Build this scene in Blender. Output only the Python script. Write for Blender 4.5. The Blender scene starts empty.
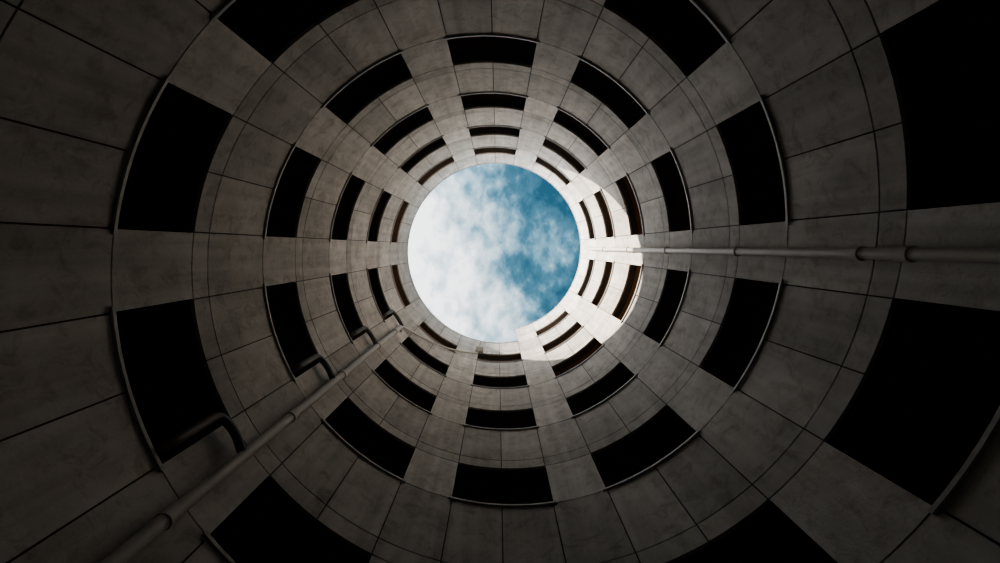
import bpy, math, random
from mathutils import Matrix, Vector
random.seed(7)
R=4.0
HH=0.7472*R; C0=0.2956+0.006
WH=0.409; AW=11.71
F=445.0; RX,RY,RZ=.07643,.00379,.02105; CX,CY=.00406,.03905
STRIP=0.515; RTOP=1.10
GZ=-1.6

def zt(s,t): return HH*(C0+s/360.0+t)
def P(s,r,z):
    th=math.radians(270-s)
    return (r*math.cos(th),-r*math.sin(th),z)

# ---------- materials ----------
def mat(name):
    m=bpy.data.materials.new(name); m.use_nodes=True
    nt=m.node_tree; b=nt.nodes['Principled BSDF']; return m,nt,b
def N(nt,t,**k):
    n=nt.nodes.new(t)
    for a,v in k.items(): setattr(n,a,v)
    return n
def concrete(name,c1,c2,rough=.8,tone=False,streak=True,scale=1.3,stain=False):
    m,nt,b=mat(name); L=nt.links.new
    tc=N(nt,'ShaderNodeTexCoord')
    n1=N(nt,'ShaderNodeTexNoise'); n1.inputs['Scale'].default_value=scale; n1.inputs['Detail'].default_value=8; n1.inputs['Roughness'].default_value=.65
    L(tc.outputs['Object'],n1.inputs['Vector'])
    mp=N(nt,'ShaderNodeMapping'); mp.inputs['Scale'].default_value=(5,5,.35)
    L(tc.outputs['Object'],mp.inputs['Vector'])
    n2=N(nt,'ShaderNodeTexNoise'); n2.inputs['Scale'].default_value=1.2; n2.inputs['Detail'].default_value=5
    L(mp.outputs['Vector'],n2.inputs['Vector'])
    mx=N(nt,'ShaderNodeMath',operation='MULTIPLY_ADD'); mx.inputs[1].default_value=.45 if streak else 0
    L(n2.outputs['Fac'],mx.inputs[0]); 
    h=N(nt,'ShaderNodeMath',operation='MULTIPLY'); h.inputs[1].default_value=.6 if streak else 1
    L(n1.outputs['Fac'],h.inputs[0]); L(h.outputs[0],mx.inputs[2])
    cr=N(nt,'ShaderNodeValToRGB'); e=cr.color_ramp.elements
    e[0].position=.36;e[0].color=(*c1,1); e[1].position=.66;e[1].color=(*c2,1)
    L(mx.outputs[0],cr.inputs['Fac'])
    col=cr.outputs['Color']
    if stain:
        n3=N(nt,'ShaderNodeTexNoise'); n3.inputs['Scale'].default_value=3.5; n3.inputs['Detail'].default_value=12; n3.inputs['Roughness'].default_value=.75; n3.inputs['Distortion'].default_value=.8
        L(tc.outputs['Object'],n3.inputs['Vector'])
        r3=N(nt,'ShaderNodeValToRGB'); q=r3.color_ramp.elements
        q[0].position=.36; q[0].color=(.74,.71,.67,1); q[1].position=.50; q[1].color=(1,1,1,1)
        L(n3.outputs['Fac'],r3.inputs['Fac'])
        m3=N(nt,'ShaderNodeMix',data_type='RGBA',blend_type='MULTIPLY'); m3.inputs[0].default_value=1
        L(col,m3.inputs[6]); L(r3.outputs['Color'],m3.inputs[7]); col=m3.outputs[2]
    if tone:
        at=N(nt,'ShaderNodeAttribute',attribute_name='tone')
        mm=N(nt,'ShaderNodeMix',data_type='RGBA',blend_type='MULTIPLY'); mm.inputs[0].default_value=1
        L(col,mm.inputs[6]); L(at.outputs['Color'],mm.inputs[7]); col=mm.outputs[2]
    L(col,b.inputs['Base Color'])
    b.inputs['Roughness'].default_value=rough
    b.inputs['Specular IOR Level'].default_value=.3
    nb=N(nt,'ShaderNodeTexNoise'); nb.inputs['Scale'].default_value=30; nb.inputs['Detail'].default_value=6
    L(tc.outputs['Object'],nb.inputs['Vector'])
    bp=N(nt,'ShaderNodeBump'); bp.inputs['Strength'].default_value=.3; bp.inputs['Distance'].default_value=.012
    L(nb.outputs['Fac'],bp.inputs['Height']); L(bp.outputs['Normal'],b.inputs['Normal'])
    return m
M_panel=concrete('painted_concrete_panel',(.38,.36,.335),(.62,.597,.565),tone=True,stain=True)
M_core=concrete('dark_joint_concrete',(.06,.052,.046),(.10,.088,.078))
M_slab=concrete('ramp_concrete_brown',(.34,.22,.14),(.48,.33,.22))
M_floor=concrete('floor_concrete',(.14,.13,.12),(.2,.19,.18),streak=False)
M_coping=concrete('zinc_coping',(.34,.33,.32),(.48,.47,.45),rough=.45)
M_pipe=concrete('painted_pipe',(.48,.45,.41),(.58,.55,.51),rough=.45,scale=4)
M_pipe_d=concrete('shaded_pipe_dark_arm',(.10,.09,.085),(.15,.14,.13),rough=.45,scale=4)  # branch pipes' shade put into the colour; floodlight arm reuses the dark tone
M_white,_,_b=mat('lamp_housing'); _b.inputs['Base Color'].default_value=(.7,.7,.68,1); _b.inputs['Roughness'].default_value=.4

# ---------- mesh builder ----------
class MB:
    def __init__(s): s.v=[];s.f=[];s.m=[];s.t=[]
    def cbox(s,s0,s1,t0,t1,r0,r1,n=4,mi=0,tone=1.0,gap=0.0,zf=zt):
        gs=math.degrees(gap/2/R); gt=gap/2/HH
        s0+=gs;s1-=gs;t0+=gt;t1-=gt
        b=len(s.v)
        for i in range(n+1):
            a=s0+(s1-s0)*i/n
            za,zb=zf(a,t0),zf(a,t1)
            s.v+=[P(a,r0,za),P(a,r1,za),P(a,r1,zb),P(a,r0,zb)]
        for i in range(n):
            o=b+4*i;q=o+4
            for k in range(4):
                l=(k+1)%4
                s.f.append((o+k,o+l,q+l,q+k)); s.m.append(mi); s.t.append(tone)
        s.f.append((b,b+3,b+2,b+1)); s.m.append(mi); s.t.append(tone)
        o=b+4*n; s.f.append((o,o+1,o+2,o+3)); s.m.append(mi); s.t.append(tone)
    def build(s,name,mats,recalc=True,parent=None):
        me=bpy.data.meshes.new(name); me.from_pydata(s.v,[],s.f); me.update()
        for m in mats: me.materials.append(m)
        me.polygons.foreach_set('material_index',s.m)
        at=me.color_attributes.new('tone','FLOAT_COLOR','CORNER')
        for p,t in zip(me.polygons,s.t):
            for li in p.loop_indices: at.data[li].color=(t,t,t,1)
        import bmesh
        bm=bmesh.new(); bm.from_mesh(me); bmesh.ops.recalc_face_normals(bm,faces=bm.faces); bm.to_mesh(me); bm.free()
        ob=bpy.data.objects.new(name,me); bpy.context.scene.collection.objects.link(ob)
        if parent: ob.parent=parent
        return ob

G=.018
w=MB(); cop=MB()
K0,K1=-8,60
for k in range(K0,K1):
    s=36.0*k
    a0,am,a1,a2=s-AW,s,s+AW,s+36-AW
    top=(k>=50)
    def tn(): return random.uniform(.84,1.08)
    w.cbox(a0,am,WH,STRIP,R,R+.05,4,0,tn(),G); w.cbox(am,a1,WH,STRIP,R,R+.05,4,0,tn(),G)
    w.cbox(a1,a2,WH,STRIP,R,R+.05,4,0,tn(),G)
    T=1.0 
    w.cbox(a0,am,STRIP,T,R,R+.05,4,0,tn(),G); w.cbox(am,a1,STRIP,T,R,R+.05,4,0,tn(),G)
    w.cbox(a1,a2,STRIP,T,R,R+.05,4,0,tn(),G)
    w.cbox(a1,a2,0,WH,R,R+.05,4,0,tn()*1.10,G)
    w.cbox(a0,a2,WH+.004,T,R+.045,R+.24,12,1)
    w.cbox(a1+.25,a2-.25,0,WH+.004,R+.045,R+.24,4,1)
    if top:
        w.cbox(a0,am,1.0,RTOP-.01,R,R+.05,4,0,tn(),G); w.cbox(am,a1,1.0,RTOP-.01,R,R+.05,4,0,tn(),G)
        w.cbox(a1,a2,1.0,RTOP-.01,R,R+.05,4,0,tn(),G)
        w.cbox(a0,a2,1.0,RTOP-.01,R+.045,R+.24,12,1)
        cop.cbox(a0,a2,RTOP-.01,RTOP+.004,R-.02,R+.28,12,0)
    cop.cbox(a0-.9,a1+.9,-.013,.0,R-.035,R+.05,8,0)
wall=w.build('wall_inner',[M_panel,M_core])
cop.build('trim_1',[M_coping])

rp=MB()
sA,sB=36.0*K0-AW,36.0*K1-AW
n=int((sB-sA)/6)
rp.cbox(sA,sB,.60,.68,R+.242,R+4.99,n,0)
rp.build('spiral_ramp',[M_slab])
ow=MB()
def zabs(a,t): return t
ow.cbox(0,360,GZ-.3,HH*5.9,R+5.0,R+5.25,72,0,zf=zabs,gap=0)  # unseen; closed to keep the openings dark, top lowered to let light in
ow.build('wall_outer',[M_slab])
fm=MB()
fm.v=[(0,0,GZ),(0,0,GZ-.25)]
for i in range(72):
    a=math.radians(5*i); fm.v+=[((R+5.2)*math.cos(a),(R+5.2)*math.sin(a),GZ),((R+5.2)*math.cos(a),(R+5.2)*math.sin(a),GZ-.25)]
for i in range(72):
    j=(i+1)%72; p,q=2+2*i,2+2*j
    for f in ((0,p,q),(1,q+1,p+1),(p,p+1,q+1,q)): fm.f.append(f);fm.m.append(0);fm.t.append(1)
fm.build('floor',[M_floor])

# ---------- pipes ----------
def empty(name):
    e=bpy.data.objects.new(name,None); bpy.context.scene.collection.objects.link(e); return e
def tube(name,pts,rad,m,parent):
    P3=[Vector(p) for p in pts]; path=[P3[0]]
    for i in range(1,len(P3)-1):
        A,B,Cc=P3[i-1],P3[i],P3[i+1]
        d=min(rad*2.6,(A-B).length*.45,(Cc-B).length*.45)
        p0=B+(A-B).normalized()*d; p2=B+(Cc-B).normalized()*d
        for j in range(7):
            u=j/6; path.append(p0*(1-u)**2+B*2*u*(1-u)+p2*u*u)
    path.append(P3[-1])
    cu=bpy.data.curves.new(name,'CURVE'); cu.dimensions='3D'; cu.bevel_depth=rad; cu.bevel_resolution=6; cu.use_fill_caps=True
    sp=cu.splines.new('POLY'); sp.points.add(len(path)-1)
    for p,q in zip(sp.points,path): p.co=(*q,1)
    cu.materials.append(m)
    ob=bpy.data.objects.new(name,cu); bpy.context.scene.collection.objects.link(ob); ob.parent=parent
    for s in cu.splines: s.use_smooth=True
    return ob
def collar(name,s,r,z,rad,h,m,parent):
    return tube(name,[P(s,r,z-h/2),P(s,r,z+h/2)],rad,m,parent)
def bracket(name,s,r,z,parent):
    tube(name,[P(s,r,z),P(s,R+.02,z)],.018,M_pipe,parent)
dp=empty('drainpipe')
sr=270-.2; rr=R-.13; pr=.062
tube('pipe',[P(sr,rr,GZ),P(sr,rr,18.7),P(sr,R+.02,18.85)],pr,M_pipe,dp)
i=0
for z in [1.2,4.2,4.75,7.2,10.2,13.2,16.2]:
    i+=1; collar('collar_%d'%i,sr,rr,z,pr*1.28,.16 if z!=4.75 else .12,M_pipe,dp)
    bracket('bracket_%d'%i,sr,rr,z+.3,dp)
dp2=empty('drainpipe')
sl=270-216.4; pl=.07; rl=R-.14
ztop=14.0
tube('pipe',[P(sl,rl,GZ),P(sl,rl,ztop),P(sl-1.5,R+.02,ztop+.15)],pl,M_pipe,dp2)
for i,z in enumerate([2.2,4.0,6.5,8.7,11.3,13.2]):
    collar('collar_%d'%(i+1),sl,rl,z,pl*1.25,.16,M_pipe,dp2)
    bracket('bracket_%d'%(i+1),sl,rl,z+.3,dp2)
sb=270-207.8
for m in range(0,5):
    z0=zt(sb,m+.02); z1=zt(sb,m+.31)
    br=R-.12
    mid=(sb+sl)/2
    tube('branch_%d'%(m+1),[P(sb,R+.5,z0),P(sb,br,z0),P(sb,br,z1),P(mid,br-.02,z1+.03),P(sl,rl,z1-.12)],.055,M_pipe_d,dp2)
cd=empty('cable_conduit')
pts=[]
for j in range(15):
    u=j/14; th=216.6+(258-216.6)*u; z=14.3+(16.6-14.3)*u**.75
    pts.append(P(270-th,R-.09,z))
tube('conduit',pts,.035,M_pipe,cd)
for j in (2,5,8,11,13):
    p=Vector(pts[j]); q=Vector((p.x*(R+.02)/(R-.09),p.y*(R+.02)/(R-.09),p.z)); tube('clip_%d'%j,[p,q],.02,M_pipe,cd)
fl=empty('floodlight')
import bmesh
def boxpart(name,s,r,z,sz,m,parent,tilt=0):
    me=bpy.data.meshes.new(name); bm=bmesh.new(); bmesh.ops.create_cube(bm,size=1)
    bmesh.ops.scale(bm,vec=sz,verts=bm.verts); bmesh.ops.bevel(bm,geom=bm.edges,offset=.015,segments=2,affect='EDGES')
    bm.to_mesh(me); bm.free(); me.materials.append(m)
    o=bpy.data.objects.new(name,me); bpy.context.scene.collection.objects.link(o)
    th=math.radians(270-s); o.matrix_world=Matrix.Translation(P(s,r,z))@Matrix.Rotation(-th,4,'Z')@Matrix.Rotation(tilt,4,'Y')
    o.parent=parent; return o
sf=270-258.5
boxpart('housing',sf,R-.22,16.7,(.18,.3,.2),M_white,fl,.5)
boxpart('arm',sf,R-.085,16.75,(.16,.05,.05),M_pipe_d,fl)

# ---------- camera ----------
M=Matrix.Rotation(RZ,3,'Z')@Matrix.Rotation(RY,3,'Y')@Matrix.Rotation(RX,3,'X')
Fd=Matrix(((1,0,0),(0,-1,0),(0,0,-1)))
Rc=(M@Fd).transposed()
cam=bpy.data.cameras.new('camera'); co=bpy.data.objects.new('camera',cam); bpy.context.scene.collection.objects.link(co)
cam.sensor_width=36; cam.lens=F/1000*36; cam.clip_end=500
co.matrix_world=Matrix.Translation((CX*R,-CY*R,0))@Rc.to_4x4()
bpy.context.scene.camera=co

# ---------- sun ----------
az=math.radians(-14); el=math.radians(45.0)
d=Vector((math.cos(az)*math.cos(el),-math.sin(az)*math.cos(el),-math.sin(el)))
su=bpy.data.lights.new('sun','SUN'); su.energy=15; su.angle=math.radians(.53); su.color=(1,.87,.73)
so=bpy.data.objects.new('sun',su); bpy.context.scene.collection.objects.link(so)
so.rotation_euler=d.to_track_quat('-Z','Y').to_euler(); so.location=(-10,0,30)

# ---------- sky ----------
wd=bpy.data.worlds.new('sky'); bpy.context.scene.world=wd; wd.use_nodes=True
nt=wd.node_tree; L=nt.links.new; bg=nt.nodes['Background']
tc=N(nt,'ShaderNodeTexCoord'); sx=N(nt,'ShaderNodeSeparateXYZ'); L(tc.outputs['Generated'],sx.inputs[0])
mz=N(nt,'ShaderNodeMath',operation='MAXIMUM'); L(sx.outputs['Z'],mz.inputs[0]); mz.inputs[1].default_value=.08
def md(a,bb,op='DIVIDE'):
    n=N(nt,'ShaderNodeMath',operation=op)
    for i,x in enumerate((a,bb)):
        if isinstance(x,(int,float)): n.inputs[i].default_value=x
        else: L(x,n.inputs[i])
    return n.outputs[0]
px=md(sx.outputs['X'],mz.outputs[0]); py=md(sx.outputs['Y'],mz.outputs[0])
cv=N(nt,'ShaderNodeCombineXYZ'); L(px,cv.inputs[0]); L(py,cv.inputs[1]); cv.inputs[2].default_value=.3
mpw=N(nt,'ShaderNodeMapping'); mpw.inputs['Rotation'].default_value=(0,0,.9); mpw.inputs['Scale'].default_value=(1,.8,1); mpw.inputs['Location'].default_value=(.4,.1,0)
L(cv.outputs[0],mpw.inputs['Vector'])
n1=N(nt,'ShaderNodeTexNoise'); n1.inputs['Scale'].default_value=11; n1.inputs['Detail'].default_value=10; n1.inputs['Roughness'].default_value=.5; n1.inputs['Distortion'].default_value=.15
L(mpw.outputs[0],n1.inputs['Vector'])
n2=N(nt,'ShaderNodeTexNoise'); n2.inputs['Scale'].default_value=36; n2.inputs['Detail'].default_value=8; n2.inputs['Roughness'].default_value=.55; n2.inputs['Distortion'].default_value=.2
L(mpw.outputs[0],n2.inputs['Vector'])
bias=md(md(md(px,-1.75,'MULTIPLY'),md(py,.4,'MULTIPLY'),'ADD'),-.045,'ADD')
bc=N(nt,'ShaderNodeClamp'); L(bias,bc.inputs[0]); bc.inputs[1].default_value=-.40; bc.inputs[2].default_value=.42
dens=md(md(md(n1.outputs['Fac'],.85,'MULTIPLY'),md(n2.outputs['Fac'],.6,'MULTIPLY'),'ADD'),bc.outputs[0],'ADD')
dens2=md(dens,1.03,'DIVIDE')
cr=N(nt,'ShaderNodeValToRGB'); e=cr.color_ramp.elements
cr.color_ramp.interpolation='LINEAR'
e[0].position=.32; e[0].color=(.022,.072,.115,1)
e[1].position=.98; e[1].color=(.92,.94,.96,1)
for pos,c in ((.50,(.055,.14,.20)),(.62,(.14,.265,.345)),(.74,(.33,.45,.52)),(.86,(.60,.68,.73))):
    q=e.new(pos); q.color=(*c,1)
L(dens2,cr.inputs['Fac'])
L(cr.outputs['Color'],bg.inputs['Color'])
# haze brightening away from the zenith, strongest on the sun side
q=md(md(px,px,'MULTIPLY'),md(py,py,'MULTIPLY'),'ADD')
g1=md(md(md(q,.06,'SUBTRACT'),1.2,'MULTIPLY'),0,'MAXIMUM')
g1=md(g1,.6,'MINIMUM')
sunside=md(md(md(sx.outputs['X'],-1,'MULTIPLY'),0,'MAXIMUM'),1.4,'MULTIPLY')
st=md(2.0,md(md(1.0,g1,'ADD'),sunside,'ADD'),'MULTIPLY')
L(st,bg.inputs['Strength'])
try: bpy.context.scene.view_settings.look='AgX - Medium High Contrast'
except Exception as ex: print('look',ex)
